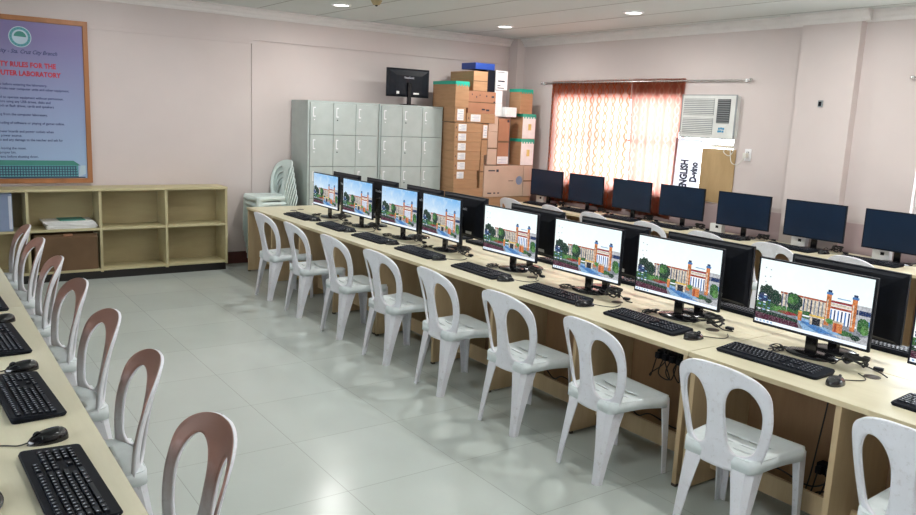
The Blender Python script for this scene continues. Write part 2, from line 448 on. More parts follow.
pc = thing('white_cord', 'white cord looping from the air conditioner to the outlet', 'cord', (6.70, 4.8, 1.45))
MB().tube(smooth_path([(.0, .05, .14), (0, .0, .05), (.01, .055, -.02), (-.01, .11, .02), (0, .05, .06), (0, .02, -.07), (0, -.03, -.10), (0, -.08, -.08), (.0, -.128, -.02)]), .0045, 6).build('cord', 'wcable', pc, smooth=60)
MB().box(-.012, .035, -.152, -.112, -.03, .02).build('plug', 'wcable', pc, bev=.005)

# ------------------------------------------------------------------ ceiling lights
FIX = []
for i, x in enumerate((-.45, 1.58, 3.61, 5.65)):
    for j, y in enumerate((7.2, 5.28, 3.36, 1.44, -.5)):
        FIX.append((x, y))
vis = {(3.61, 7.2): 'round recessed downlight over the lockers', (5.65, 7.2): 'round recessed downlight above the carton stacks', (5.65, 5.28): 'round recessed downlight in front of the orange curtains'}
t0 = t1 = None
led_off = None
for (x, y) in FIX:
    lab = vis.get((x, y), 'round recessed downlight in the ceiling over column %s of the room' % ('the left desks' if x < 1 else 'the aisle' if x < 2 else 'the middle desks' if x < 4 else 'the window desks'))
    if x < 0 and t1 is None:
        t1 = thing('ceiling_light', lab, 'ceiling light', (x, y, ZC), 0, 'recessed ceiling downlights, switched off')
        MB().lathe([(.075, -.012), (.095, -.010), (.10, 0), (.075, 0)], 0, 0, 32, cap=False).build('trim_ring', 'white_plastic', t1, smooth=50)
        MB().lathe([(0.001, -.0075), (.074, -.0075), (.074, -.001)], 0, 0, 32, cap=False).build('diffuser', 'white_plastic', t1)
    elif x > 0 and t0 is None:
        t0 = thing('ceiling_light', lab, 'ceiling light', (x, y, ZC), 0, 'recessed ceiling downlights')
        MB().lathe([(.075, -.012), (.095, -.010), (.10, 0), (.075, 0)], 0, 0, 32, cap=False).build('trim_ring', 'white_plastic', t0, smooth=50)
        MB().lathe([(0.001, -.0075), (.074, -.0075), (.074, -.001)], 0, 0, 32, cap=False).build('diffuser', 'led', t0)
    elif x > 0: dup(t0, (x, y, ZC), 0, lab)
    else: dup(t1, (x, y, ZC), 0, lab)
    if x < 0: continue          # the row over the left desks is switched off
    ld = bpy.data.lights.new('downlight_lamp', 'AREA'); ld.shape = 'DISK'; ld.size = .14; ld.energy = 17 if x > 2 else 10; ld.color = (1, .985, .95)
    lo = bpy.data.objects.new('downlight_lamp', ld); lo.location = (x, y, ZC-.016); COL.objects.link(lo)
sd = thing('smoke_detector', 'small brown smoke detector on the ceiling above the lockers', 'smoke detector', (3.70, 6.66, ZC))
MB().lathe([(.001, -.045), (.03, -.04), (.045, -.02), (.055, 0)], 0, 0, 20, cap=False).build('housing', 'shelfback', sd, smooth=50)
MB().lathe([(.001, -.055), (.012, -.05), (.014, -.04)], 0, 0, 12, cap=False).build('sensor', 'blackmatte', sd, smooth=50)

# ------------------------------------------------------------------ poster
t = thing('framed_poster', 'blue laboratory rules poster in an orange wooden frame above the shelves', 'poster', (.953, 8.322, .90))
hw, hh = .567, 1.52
MB().box(-hw+.04, hw-.04, -.014, -.004, .04, hh-.04).build('print', 'poster', t)
m = MB()
def rr(a, b, y): return [(-hw+a, y, a), (hw-a, y, a), (hw-a, y, hh-a), (-hw+a, y, hh-a)]
vv = rr(0, 0, 0)+rr(.004, 0, -.028)+rr(.045, 0, -.028)+rr(.05, 0, -.012)
m.add(vv, [(4*k+i, 4*k+(i+1) % 4, 4*k+4+(i+1) % 4, 4*k+4+i) for k in range(3) for i in range(4)])
m.build('frame', 'orangewood', t)
yk = -.0155
def ptext(s, mat, size, x, z, align='CENTER', bold=.0, sq=1, shear=0, name='lettering'):
    return text_obj(name, s, mat, size, (x, yk, z), (1, 0, 0), (0, 0, 1), t, align, bold, sq, shear)
ptext('University - Sta. Cruz City Branch', 'posterink', .05, 0.0, 1.20, sq=.86, shear=.35, bold=.0008)
ptext('SAFETY RULES FOR THE', 'posterred', .062, 0.0, 1.083, bold=.0022, sq=.86)
ptext('COMPUTER LABORATORY', 'posterred', .062, 0.0, 1.005, bold=.0022, sq=.86)
body = ['1. Switch off mobile phones before entering the laboratory.', '2. Do not bring food and drinks near computer units and other equipment.', '',
 '3. Students are not allowed to operate equipment without permission.', '4. Ask your instructor before using any USB drives, disks and', '   other storage devices such as flash drives, cards and speakers', '   or headsets.', '5. Do not remove anything from the computer laboratory.', '',
 '6. No installing or downloading of software or playing of games online.', '', '7. Keep your hands off power boards and power outlets when', '   connected to the main power source.', '8. Report all broken units and any damage to the teacher and ask for', '   help.',
 '9. Arrange chairs before leaving the room.', '10. Throw waste in the proper bin.', '11. Close all open programs before shutting down.']
z = .905
for ln in body:
    if ln: ptext(ln, 'posterink', .031, -.49, z, 'LEFT', .0004, .93)
    z -= .0385
# seal at the top
m = MB(); c0 = (0, 1.33)
def disc(r, mi, dy, a0=0, a1=2*PI, n=36, c=c0):
    pts = [(c[0]+r*math.cos(a0+(a1-a0)*i/n), yk-dy, c[1]+r*math.sin(a0+(a1-a0)*i/n)) for i in range(n)]
    m.poly(pts[::-1], mi)
disc(.092, 0, 0); disc(.086, 1, .0004); disc(.064, 2, .0008); disc(.05, 3, .0012, 0, PI); disc(.028, 0, .0016, PI, 2*PI)
for k in range(18):
    a = 2*PI*k/18; cx, cz = c0[0]+.075*math.cos(a), c0[1]+.075*math.sin(a)
    m.box(cx-.004, cx+.004, yk-.0014, yk-.0006, cz-.005, cz+.005, 3)
m.build('seal', ['posterpale', 'posterteal', 'posterpale', 'postergreen'], t)
# building picture across the bottom
m = MB()
def pr(x0, x1, z0, z1, mi, dy=.0): m.poly([(x0, yk-dy, z0), (x1, yk-dy, z0), (x1, yk-dy, z1), (x0, yk-dy, z1)], mi)
pr(-.51, .44, .055, .19, 1, 0)
m.poly([(-.51, yk-.0004, .17), (.46, yk-.0004, .17), (.40, yk-.0004, .215), (-.51, yk-.0004, .22)], 0)
for i in range(5): pr(-.51, .44-.004*i, .058+.024*i, .066+.024*i, 2, .0004)
for i in range(40): pr(-.505+.0235*i, -.497+.0235*i, .07, .165, 3, .0008)
m.poly([(.44, yk-.0004, .06), (.505, yk-.0004, .09), (.505, yk-.0004, .17), (.46, yk-.0004, .17)], 4)
pr(-.51, .50, .0515, .062, 2, .0009)
m.build('building_picture', ['postergreen', 'posterteal', 'posterdark', 'posterdark', 'posterpale'], t)

# ------------------------------------------------------------------ low shelving unit
sh = thing('shelving_unit', 'low open wooden shelving unit with cubby holes under the poster', 'shelf', (.905, 8.01, 0))
P, D, HS = .605, .305, .875
xs = [-.605*2+.0, -.605, 0, .615, 1.225, 1.83]
x_l, x_r = xs[0], xs[-1]
MB().box(x_l-.012, x_r+.012, -.012, D, HS-.024, HS).build('top_board', 'shelfwood', sh, bev=.002)
for x in xs: MB().box(x-.012, x+.012, 0, D-.008, .07, HS-.024).build('upright', 'shelfwood', sh, bev=.0015)
for a, b in zip(xs, xs[1:]):
    MB().box(a+.012, b-.012, .004, D-.008, .474, .496).build('shelf_board', 'shelfwood', sh, bev=.0015)
    MB().box(a+.012, b-.012, .004, D-.008, .080, .102).build('bottom_board', 'shelfwood', sh, bev=.0015)
MB().box(x_l, x_r, D-.008, D, .07, HS-.024).build('back_panel', 'shelfback', sh)
MB().box(x_l+.01, x_r, .03, D, 0, .08).build('plinth', 'plinth', sh)
# items in it
t = None
for k in range(6):
    rnd = random.Random(k); w = .44-.02*rnd.random(); d = .24; h = .014
    z = .496+.0145*k
    m = MB(); vs = []
    m.box(-w/2, w/2, -d/2, d/2, 0, h)
    if k == 5: m = MB().box(-.10, .12, -.09, .1, 0, .010)
    o = m.build('newspaper', 'paper' if k != 5 else 'postergreen', loc=(1.265+rnd.uniform(-.02, .02), 8.16, z), bev=.004)
    o.rotation_euler[2] = rnd.uniform(-.10, .10)
    o.rotation_euler[2] *= .5
    tag(o, ['bottom folded paper of the white pile on the shelf', 'second paper from the bottom of the white pile', 'third paper from the bottom of the white pile', 'fourth paper from the bottom of the white pile', 'fifth paper in the pile, under the green sheet', 'dark green sheet lying on top of the paper pile'][k], 'paper', 'papers piled in the shelf')
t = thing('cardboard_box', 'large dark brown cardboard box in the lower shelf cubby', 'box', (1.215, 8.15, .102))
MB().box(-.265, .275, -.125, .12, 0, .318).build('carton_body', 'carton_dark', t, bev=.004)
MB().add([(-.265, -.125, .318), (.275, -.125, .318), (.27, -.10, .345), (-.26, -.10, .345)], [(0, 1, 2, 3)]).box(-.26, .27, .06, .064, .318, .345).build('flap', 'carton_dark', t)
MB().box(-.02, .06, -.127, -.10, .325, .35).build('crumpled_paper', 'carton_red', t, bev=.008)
t = thing('document_box', 'grey-blue document box standing in the left shelf cubby', 'box', (.70, 8.13, .496))
MB().box(-.17, .09, -.10, .13, 0, .345).build('case', 'greyblue', t, bev=.004)
MB().box(.06, .085, -.1015, -.1, .02, .32).build('spine_label', 'lightgrey', t)

# ------------------------------------------------------------------ lockers
lk = thing('steel_locker', 'grey steel locker bank with fifteen doors next to the stacked chairs', 'locker', (3.58, 7.875, 0), 0, 'grey steel lockers')
LW, LD, LH = .862, .44, 1.80
MB().box(0, LW, .006, LD, 0, LH).box(.02, LW-.02, .002, .006, .06, LH-.018, 1).build('cabinet', ['steel', 'groove'], lk, bev=.003)
cw, rh = (LW-.04)/3, (LH-.018-.06)/5
for r in range(5):
    for c in range(3):
        x0 = .02+cw*c+.0025; z0 = .06+rh*r+.0025; x1 = x0+cw-.005; z1 = z0+rh-.005
        d = MB().box(x0, x1, -.010, .003, z0, z1).build('door', 'steel', lk, bev=.003)
        hx, hz = x0+.045, z1-.10
        m = MB().box(hx-.014, hx+.014, -.0125, -.010, hz-.052, hz+.052)
        m.box(hx-.005, hx+.014, -.0135, -.0125, hz-.040, hz+.040, 1)
        m.build('handle', ['white_plastic', 'steel'], d)
        MB().box(hx-.006, hx+.006, -.014, -.010, hz-.088, hz-.076).build('lock', 'white_plastic' if c != 1 else 'black', d)
dup(lk, (4.452, 7.875, 0), 0, 'grey steel locker bank with fifteen doors beside the carton stacks')

# ------------------------------------------------------------------ cartons
M['yellowprint'] = simple('yellow_print', (.70, .55, .18), .6)
def carton(label, x0, x1, y0, y1, z0, z1, mat='carton', tape=None, label_rect=None, marks=None, cat='box', name='cardboard_box', panel=False, seam=True):
    t = thing(name, label, cat, ((x0+x1)/2, (y0+y1)/2, z0), 0, 'cartons stacked in the corner')
    w, d, h = (x1-x0)/2-.001, (y1-y0)/2, z1-z0-.0015
    m = MB().box(-w, w, -d, d, 0, h)
    for (a, b, c, e) in (marks or []): m.add([(-w+2*w*a, -d-.0006, h*c), (-w+2*w*b, -d-.0006, h*c), (-w+2*w*b, -d-.0006, h*e), (-w+2*w*a, -d-.0006, h*e)], [(0, 1, 2, 3)], 1)
    m.build('carton_body', [mat, marks_mat], t, bev=.003)
    if tape:
        m = MB().box(-w-.0015, w+.0015, -d-.0015, d+.0015, h-.036, h+.0015)
        for k in range(5): m.box(-w+.02+k*2*w/5, -w+.02+(k+.5)*2*w/5, -d-.002, -d, h-.055, h-.036)
        m.build('tape', tape, t)
    elif seam:
        MB().box(-w, w, -d-.0012, -d, h*.48, h*.52).build('seam_tape', 'carton_dark' if mat not in ('paper',) else 'lightgrey', t) if h > .2 else None
    if label_rect:
        a, b, c, e = label_rect   # fractions of the front face
        xa, xb, za, zb = -w+2*w*a, -w+2*w*b, h*c, h*e
        m = MB().box(xa, xb, -d-.002, -d, za, zb)
        for i in range(4):
            zz = za+(zb-za)*(.2+.2*i); m.box(xa+(xb-xa)*(.35 if i % 2 else .12), xb-(xb-xa)*.12, -d-.0028, -d-.002, zz-(zb-za)*.05, zz+(zb-za)*.05, 1)
        m.build('shipping_label', ['paper', 'lightgrey'], t)
    if panel:
        MB().box(-w+.004, w-.004, -d-.001, -d, .004, h-.034).box(-w*.1, w*.35, -d-.002, -d-.001, h*.35, h*.6, 1).build('front_panel', ['paper', 'yellowprint'], t)  # near-white panel over most of the front, with a yellow block
    return t
marks_mat = 'ink'
F0 = 7.65; AX = 5.335
g = carton
# column next to the lockers (x 5.335 - 5.73): tall narrow ones on top, six labelled flat boxes below
g('tall brown carton with teal tape on top, beside the locker tops', AX-.01, 5.52, F0, 8.13, 1.803, 2.105, tape='teal')
g('narrow brown carton with white label under the teal-taped one', AX-.005, 5.49, F0, 8.10, 1.634, 1.803, label_rect=(.2, .78, .12, .9))
zt = [1.628, 1.517, 1.405, 1.291, 1.182, 1.065, .958, .85, .748]
nm = ['top', 'second', 'third', 'fourth', 'fifth', 'sixth']
for i in range(8):
    if i < 6: g('flat brown carton with white label, %s of the six labelled ones' % nm[i], AX+.002*i, 5.735-.003*i-(.03 if i == 5 else 0), F0, 7.96, zt[i+1], zt[i], label_rect=(.13, .42, .12, .88), marks=[(.05, .075, .4, .6)])
    else: g('flat brown carton without label, %s under the six labelled ones' % ('directly' if i == 6 else 'lowest visible'), AX+.002*i, 5.70 if i == 6 else 5.795, F0, 7.96, zt[i+1], zt[i])
zz = .748
for k in range(6):
    z0 = max(0, zz-.125); g('flat brown carton low in the stack beside the lockers', AX+.01, 5.78, F0, 8.0, z0, zz, seam=False); zz = z0
# uprights and boxes to the right
g('slim upright carton with white label right of the flat labelled boxes', 5.742, 5.835, F0+.01, 8.0, 1.250, 1.628, label_rect=(.2, .85, .55, .95))
g('slim upright plain carton right of the flat labelled boxes', 5.742, 5.797, F0+.01, 8.0, .852, 1.250)
g('red-brown carton with white specks above the labelled stack', 5.515, 5.925, F0+.005, 8.05, 1.745, 2.005, 'carton_red', marks=[(.28, .31, .7, .78), (.40, .43, .8, .86), (.12, .15, .82, .88), (.84, .94, .74, .82), (.92, .98, .5, .58), (.5, .62, .15, .22), (.66, .78, .12, .2), (.64, .68, .76, .84)])
g('flat brown carton with white label under the red-brown one', 5.50, 5.925, F0, 8.02, 1.634, 1.745, label_rect=(.14, .48, .12, .88), marks=[(.06, .085, .35, .6)])
g('dark brown carton on top, deepest of the upper boxes', 5.58, 5.79, F0+.005, 8.14, 2.006, 2.238, 'carton')
g('black carton squeezed between dark brown and white boxes on top', 5.795, 5.915, F0+.02, 8.0, 2.006, 2.262, 'black', seam=False)
g('flat blue box lying on top of the highest cartons', 5.64, 5.93, F0+.06, 8.0, 2.264, 2.34, 'bluebox', seam=False)
g('white carton with printed text at the top right of the pile', 5.928, 6.105, F0+.02, 7.98, 2.036, 2.265, 'paper', seam=False, marks=[(.15, .75, .42, .5), (.12, .4, .2, .25), (.12, .7, .08, .13), (.1, .7, .9, .93)])
g('upper narrow white carton below the printed white one', 5.928, 6.045, F0+.03, 7.98, 1.878, 2.035, 'paper', seam=False)
g('lower narrow white carton below the printed white one', 5.928, 6.05, F0+.03, 7.98, 1.72, 1.878, 'paper', seam=False)
g('small white box in front of the teal-taped cartons', 6.07, 6.24, F0-.02, 7.72, 1.72, 1.838, 'paper', seam=False)
g('pale upright carton standing on the widest box', 5.84, 5.985, F0+.01, 8.0, 1.135, 1.535, 'carton_pale')
g('thin pale carton lying above the pale upright carton', 5.84, 5.985, F0+.01, 7.98, 1.536, 1.718, 'carton_pale', seam=False)
g('tall red-brown carton with white label at its foot', 5.99, 6.165, F0+.005, 8.0, 1.135, 1.70, 'carton_red', label_rect=(.0, .98, .02, .18), marks=[(.75, .95, .92, .97)])
g('wide pale carton with round blue-grey mark under the upright boxes', 5.80, 6.42, F0, 8.1, .74, 1.125, 'carton_pale', seam=False, marks=[(.10, .27, .82, .86), (.30, .36, .8, .88), (.10, .2, .1, .14), (.25, .3, .1, .14), (.35, .4, .1, .14), (.62, .75, .50, .52)])
t = bpy.data.objects['cardboard_box.001'] if False else None
g('narrow pale carton right of the wide pale one', 6.425, 6.57, F0, 8.0, .74, 1.125, 'carton_pale')
g('uppermost teal-taped carton of the right-hand stack', 6.305, 6.505, F0, 7.87, 1.768, 2.068, 'carton', tape='teal', marks=None)
g('middle teal-taped carton of the right-hand stack', 6.36, 6.575, F0, 7.89, 1.460, 1.768, 'carton', tape='teal', panel=True)
g('lowest teal-taped carton of the right-hand stack', 6.355, 6.57, F0, 7.87, 1.128, 1.458, 'carton', tape='teal', panel=True)
g('large brown carton at the bottom under the wide pale one', 5.80, 6.56, F0+.005, 8.1, .37, .739, 'carton')
g('large brown carton on the floor under the wide pale one', 5.80, 6.56, F0+.005, 8.1, 0, .37, 'carton')
# round mark on the wide pale carton
for o in COL.objects:
    if o.get('label', '').startswith('wide pale carton'):
        m = MB(); pts = [(.245+.05*math.cos(a), -.2275, .20+.055*math.sin(a)) for a in [2*PI*i/24 for i in range(24)]]
        m.loft([[(x, -.225, z) for x, y, z in pts][::-1], pts[::-1]]); m.build('round_mark', 'greyblue', o)

# ------------------------------------------------------------------ desks
def desk(name, label, x0, x1, y0, y1, panels, front=-1, back=True, brownend=None, stretch=True):
    """front=-1: sitters on the low-x side"""
    t = thing(name, label, 'desk', ((x0+x1)/2, (y0+y1)/2, 0), 0, 'long laminated computer desks')
    cx, cy = t.location.x, t.location.y
    a, b, c, d = x0-cx, x1-cx, y0-cy, y1-cy
    MB().box(a, b, c, d, .652, .675).build('tabletop', 'desk', t, bev=.002)
    fx = a if front < 0 else b; s = 1 if front < 0 else -1
    lo, hi = sorted((fx-s*.001, fx+s*.0015))
    MB().box(lo, hi, c, d, .6525, .6735).build('edge_band', 'deskedge', t)
    pl = sorted(panels)
    for p in pl:
        p -= cy; lo, hi = sorted((fx+s*.008, (b if front < 0 else a)-s*.02))
        MB().box(lo, hi, p-.0125, p+.0125, .012, .652).build('side_panel', 'deskpanel', t, bev=.002)
        lo, hi = sorted((fx+s*.008, fx+s*.03)); lo2, hi2 = sorted((fx+s*.42, fx+s*.45))
        MB().box(lo, hi, p-.013, p+.013, 0, .014).box(lo2, hi2, p-.013, p+.013, 0, .014).build('foot', 'foot', t)
    for p, q in zip(pl, pl[1:]):
        lo, hi = sorted((fx+s*.46, fx+s*.475))
        if back: MB().box(lo, hi, p-cy+.0125, q-cy-.0125, .03, .652).build('back_panel', 'brownboard', t)
        if stretch:
            lo, hi = sorted((fx+s*.19, fx+s*.208))
            MB().box(lo, hi, p-cy+.0125, q-cy-.0125, .075, .17).build('stretcher', 'deskpanel', t, bev=.0015)
    return t
CX0, CXM, CX1 = 2.90, 3.428, 3.956
T1 = (5.145, 7.865, [5.165, 5.86, 6.56, 7.22, 7.85]); T2 = (2.205, 5.14, [2.225, 2.95, 3.69, 4.33, 5.12]); T3 = (-.7, 2.20, [2.175, 1.49, .78, .05, -.68])
where = ['the locker-end section', 'the middle section', 'the nearest section']
for w, (a, b, p) in zip(where, (T1, T2, T3)):
    desk('computer_desk', 'pale laminated desk, %s of the lit monitor row' % w, CX0, CXM-.001, a, b, p)
    desk('computer_desk', 'pale laminated desk behind the lit monitors, %s' % w, CXM+.001, CX1, a, b, p, front=1, stretch=False)
for w, (a, b, p) in zip(where, ((5.0, 7.60, [5.02, 5.65, 6.3, 6.95, 7.585]), (2.2, 4.995, [2.22, 2.9, 3.6, 4.3, 4.975]), (-.6, 2.195, [-.58, .1, .8, 1.5, 2.175]))):
    desk('computer_desk', 'pale laminated desk along the window wall, %s' % w, 6.14, 6.70, a, b, p, stretch=False)
desk('computer_desk', 'pale laminated desk at the left edge, farther section', -.09, .447, 4.3, 7.1, [4.32, 5.0, 5.7, 6.4, 7.08], front=1, stretch=False)
desk('computer_desk', 'pale laminated desk at the left edge, nearer section', -.09, .447, 1.4, 4.297, [1.42, 2.1, 2.8, 3.5, 4.28], front=1, stretch=False)

# ------------------------------------------------------------------ monoblock chair
def chair_parts(root, mat, seatmat, mono=False):
    # seat (local +x is the front)
    m = MB(); nx, ny = 22, 22
    xsr = [-.163+.373*i/nx for i in range(nx+1)]
    slots = [(-.075, .010), (-.015, .010), (.045, .010)]
    xsr = sorted(set([round(x, 4) for x in xsr if all(abs(x-a) > .009 for a, _ in slots)] + [round(a+s*.0045, 4) for a, _ in slots for s in (-1, 1)]))
    ysr = [-1+2*i/ny for i in range(ny+1)]
    def hwid(x):
        w = .166+.040*(x+.163)/.373
        f = max(0, (x-.15)/.06); w -= .045*f**2
        f = max(0, (-.12-x)/.045); w -= .020*f**2
        return w
    def top(x, y, w):
        r = .404-.012*math.exp(-((x+.02)/.11)**2)*max(0, 1-(y/.17)**2)
        e = max(0, (x-.17)/.04); r -= .012*e*e
        return r
    vs = []
    for x in xsr:
        w = hwid(x)
        for u in ysr: vs.append((x, u*w, top(x, u*w, w)))
    nyy = len(ysr); fs = []
    for i in range(len(xsr)-1):
        xc = (xsr[i]+xsr[i+1])/2
        for j in range(nyy-1):
            yc = abs((ysr[j]+ysr[j+1])/2)*hwid(xc)
            if any(abs(xc-a) < .0045 for a, _ in slots) and .022 < yc < .115: continue
            fs.append((i*nyy+j, (i+1)*nyy+j, (i+1)*nyy+j+1, i*nyy+j+1))
    m.add(vs, fs)
    # apron skirt
    ring = []
    for x in xsr: ring.append((x, -hwid(x)))
    for u in ysr[1:]: ring.append((xsr[-1], u*hwid(xsr[-1])))
    for x in xsr[::-1][1:]: ring.append((x, hwid(x)))
    for u in ysr[::-1][1:-1]: ring.append((xsr[0], u*hwid(xsr[0])))
    n = len(ring)
    t_ = [(x, y, top(x, y, 1)) for x, y in ring]; b_ = [(x*1.006, y*1.012, .352+.006*math.cos(x*14)) for x, y in ring]
    m.add(t_+b_, [(i, i+n, (i+1) % n+n, (i+1) % n) for i in range(n)])
    o = m.build('seat', seatmat, root, smooth=40)
    so = o.modifiers.new('thickness', 'SOLIDIFY'); so.thickness = .004; so.offset = -1
    # backrest
    m = MB()
    z0, z1 = .335, .780
    hb, ht = .405, .705
    rows = []
    k1 = 5; rows += [z0+(hb-z0)*i/k1 for i in range(k1)]
    k2 = 26; rows += [hb+(ht-hb)*(1-math.cos(PI*i/k2))/2 for i in range(k2)]
    k3 = 14; rows += [ht+(z1-.0006-ht)*math.sin(PI/2*i/k3) for i in range(k3+1)]
    def W(z):
        w = .160+.050*math.sin(PI/2*max(0, min(1, (z-.36)/(.62-.36))))
        if z > .635: w *= max(0, 1-((z-.635)/(z1-.635))**2.9)**.46
        return w
    cols = 4
    def row(z):
        w = W(z)
        q = max(0, min(1, (z-hb)/(ht-hb)))
        top_ = 1 if q < .62 else max(0, 1-((q-.62)/.38)**2)**.5
        bot_ = 1 if q > .13 else max(0, 1-((.13-q)/.13)**2)**.5
        in0 = .056-.018*math.sin(PI/2*min(1, q/.6)); out0 = .160+.050*math.sin(PI/2*min(1, (q*.31+.045)/.26))-.034
        mid = (in0+out0)/2; prof = top_*bot_
        h1 = mid-(mid-in0)*prof; h2 = mid+(out0-mid)*prof
        if h2 > w-.03: h2 = max(w-.03, 0)
        h1 = min(h1, h2)
        if prof < 1e-3 or q in (0, 1): h1 = min(mid, w*.62); h2 = min(mid+2e-4, w*.63)
        seq = []
        def seg(p, q_, n, last=False): seq.extend(p+(q_-p)*i/n for i in range(n+(1 if last else 0)))
        seg(-w, -h2, cols); seg(-h2, -h1, cols); seg(-h1, h1, cols*2); seg(h1, h2, cols); seg(h2, w, cols, True)
        return seq
    def pos(y, z):
        v = (z-.375)/(.80-.375)
        x = -.166-.086*max(v, 0)**1.05+.006*math.sin(PI*max(v, 0))
        x += (2.0 if v > 0 else 2.0+7*v)*y*y*(1-.42*v)
        return (x, y, z)
    vs = []; ncol = None
    for z in rows:
        r = row(z); ncol = len(r); vs += [pos(y, z) for y in r]
    fs = []
    for k in range(len(rows)-1):
        inh = rows[k] >= hb-1e-6 and rows[k+1] <= ht+1e-6
        for i in range(ncol-1):
            if inh and (cols <= i < 2*cols or 4*cols <= i < 5*cols): continue
            fs.append((k*ncol+i, k*ncol+i+1, (k+1)*ncol+i+1, (k+1)*ncol+i))
    m.add(vs, fs)
    o = m.build('backrest', mat, root, smooth=60)
    bm_clean(o.data)
    so = o.modifiers.new('thickness', 'SOLIDIFY'); so.thickness = .013; so.offset = 0
    # legs: L-shaped tapered sections
    def leg(xt, yt, xf, yf, sx, sy, wt, wf, th=.007, zt=.395):
        def ring(x, y, w, z):
            # corner at (x,y); arms run inward: along -sx and -sy
            c = .28*w
            return [(x-sx*c, y, z), (x, y-sy*c, z), (x, y-sy*w, z), (x-sx*th, y-sy*w, z), (x-sx*th, y-sy*(c+th*.3), z), (x-sx*(c+th*.3), y-sy*th, z), (x-sx*w, y-sy*th, z), (x-sx*w, y, z)]
        rs = [ring(xf+(xt-xf)*k/4, yf+(yt-yf)*k/4, wf+(wt-wf)*(k/4)**1.4, zt*k/4) for k in range(5)]
        if sx*sy < 0: rs = [r[::-1] for r in rs]
        MB().loft(rs).build('leg', mat, root, smooth=35)
    for s in (-1, 1):
        leg(.203, s*.198, .215, s*.196, 1, s, .070, .034, zt=.385)
        leg(-.158, s*.160, -.210, s*.158, -1, s, .100, .036, zt=.385)
def bm_clean(me):
    import bmesh
    bm = bmesh.new(); bm.from_mesh(me)
    bmesh.ops.remove_doubles(bm, verts=bm.verts, dist=.0003)
    bmesh.ops.dissolve_degenerate(bm, edges=bm.edges, dist=.0002)
    bm.to_mesh(me); bm.free()
    for p in me.polygons: p.use_smooth = True
    me.set_sharp_from_angle(angle=R(50))

G1 = 'white plastic chairs along the lit monitor row'
cy_list = [6.67, 6.0, 5.29, 4.60, 3.90, 3.215, 2.55, 1.83, 1.08]
rot_list = [2, -2, 1, 3, -2, 2, -4, 3, -3]
ch0 = thing('plastic_chair', 'x', 'chair', (0, 0, 0), 0, G1); chair_parts(ch0, 'chair', 'chair_seat')
for i, (y, r) in enumerate(zip(cy_list, rot_list)):
    lab = 'white plastic chair at the lit monitor row, %s from the lockers' % ORD[i] if i < 8 else 'white plastic chair cut by the bottom right corner, nearest of its row'
    if i == 0: ch0.location = (2.80, y, 0); ch0.rotation_euler[2] = R(r); ch0['label'] = lab
    else: dup(ch0, (2.80, y, 0), R(r), lab)
G2 = 'white plastic chairs along the window desks'
for i, (y, r) in enumerate(zip([7.187, 6.43, 5.811, 5.054, 4.401, 3.73, 3.037], [3, -4, 2, -2, 3, 2, -3])):
    dup(ch0, (6.06, y+.02, 0), R(r), 'white plastic chair at the window desks, %s from the carton stacks' % ORD[i], G2)
G3 = 'tinted plastic chairs along the left desks'
chs = None
for i, (y, r) in enumerate(zip([2.16, 2.91, 3.59, 4.31, 5.03, 5.75, 6.41], [2, -3, 2, 3, -2, 2, -2])):
    lab = 'white chair with pinkish-brown tinted back at left desk, %s from the camera' % ORD[i]
    if chs is None:
        chs = thing('plastic_chair', lab, 'chair', (.49, y, 0), PI+R(r), G3); chair_parts(chs, 'chair_tinted', 'chair_seat')
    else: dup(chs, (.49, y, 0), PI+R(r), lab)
# stack
st = thing('plastic_chair', 'pale mint plastic chair, bottom of the stack beside the lockers', 'chair', (3.28, 8.09, 0), PI+R(2), 'plastic chairs stacked beside the lockers')
chair_parts(st, 'chair_mint', 'chair_mint')
for i in range(1, 7):
    dup(st, (3.28-.010*i, 8.09, .062*i), PI+R(2), 'pale mint plastic chair, %s of the stack beside the lockers' % ('top' if i == 6 else ORD[i]+' from the bottom'))

# ------------------------------------------------------------------ screen picture (display shows a photograph of a building)
def sky_mat(name, lo, hi, st):
    m, nt, out = new_mat(name)
    tc = N(nt, 'ShaderNodeTexCoord').outputs['Object']; sp = N(nt, 'ShaderNodeSeparateXYZ'); nt.links.new(tc, sp.inputs[0])
    k = math_(nt, 'ADD', ramp(nt, sp.outputs[2], .18, .44), math_(nt, 'MULTIPLY', sp.outputs[1], -.5))
    k = math_(nt, 'MAXIMUM', math_(nt, 'MINIMUM', k, 1), 0)
    cl = noise(nt, 14, 4, tc, .6)
    k2 = math_(nt, 'MULTIPLY', k, math_(nt, 'SUBTRACT', 1, math_(nt, 'MULTIPLY', ramp(nt, cl, .5, .75), .5)))
    e = N(nt, 'ShaderNodeEmission'); nt.links.new(mixc(nt, k2, lo, hi), e.inputs[0]); e.inputs[1].default_value = st
    nt.links.new(e.outputs[0], out.inputs[0]); return m
SC = 1.0
M['sky_near'] = sky_mat('screen_pale_sky', (.93, .98, .95), (.80, .93, .95), 1.15*SC)
M['sky_far'] = sky_mat('screen_blue_sky', (.88, .97, 1), (.22, .52, .90), 1.0*SC)
pal = dict(white=(.9, .93, 1), task=(.85, .92, 1), green=(.04, .16, .04), dgreen=(.012, .05, .03), lgreen=(.12, .32, .08), orange=(.78, .25, .07), dorange=(.45, .08, .03), blue=(.08, .25, .60), lblue=(.30, .52, .80), navy=(.02, .05, .16), red=(.35, .03, .04), maroon=(.10, .02, .05), grey=(.30, .33, .38), lgrey=(.6, .62, .66), dark=(.015, .02, .035), yellow=(.9, .6, .12), cream=(.9, .78, .62))
PK = list(pal)
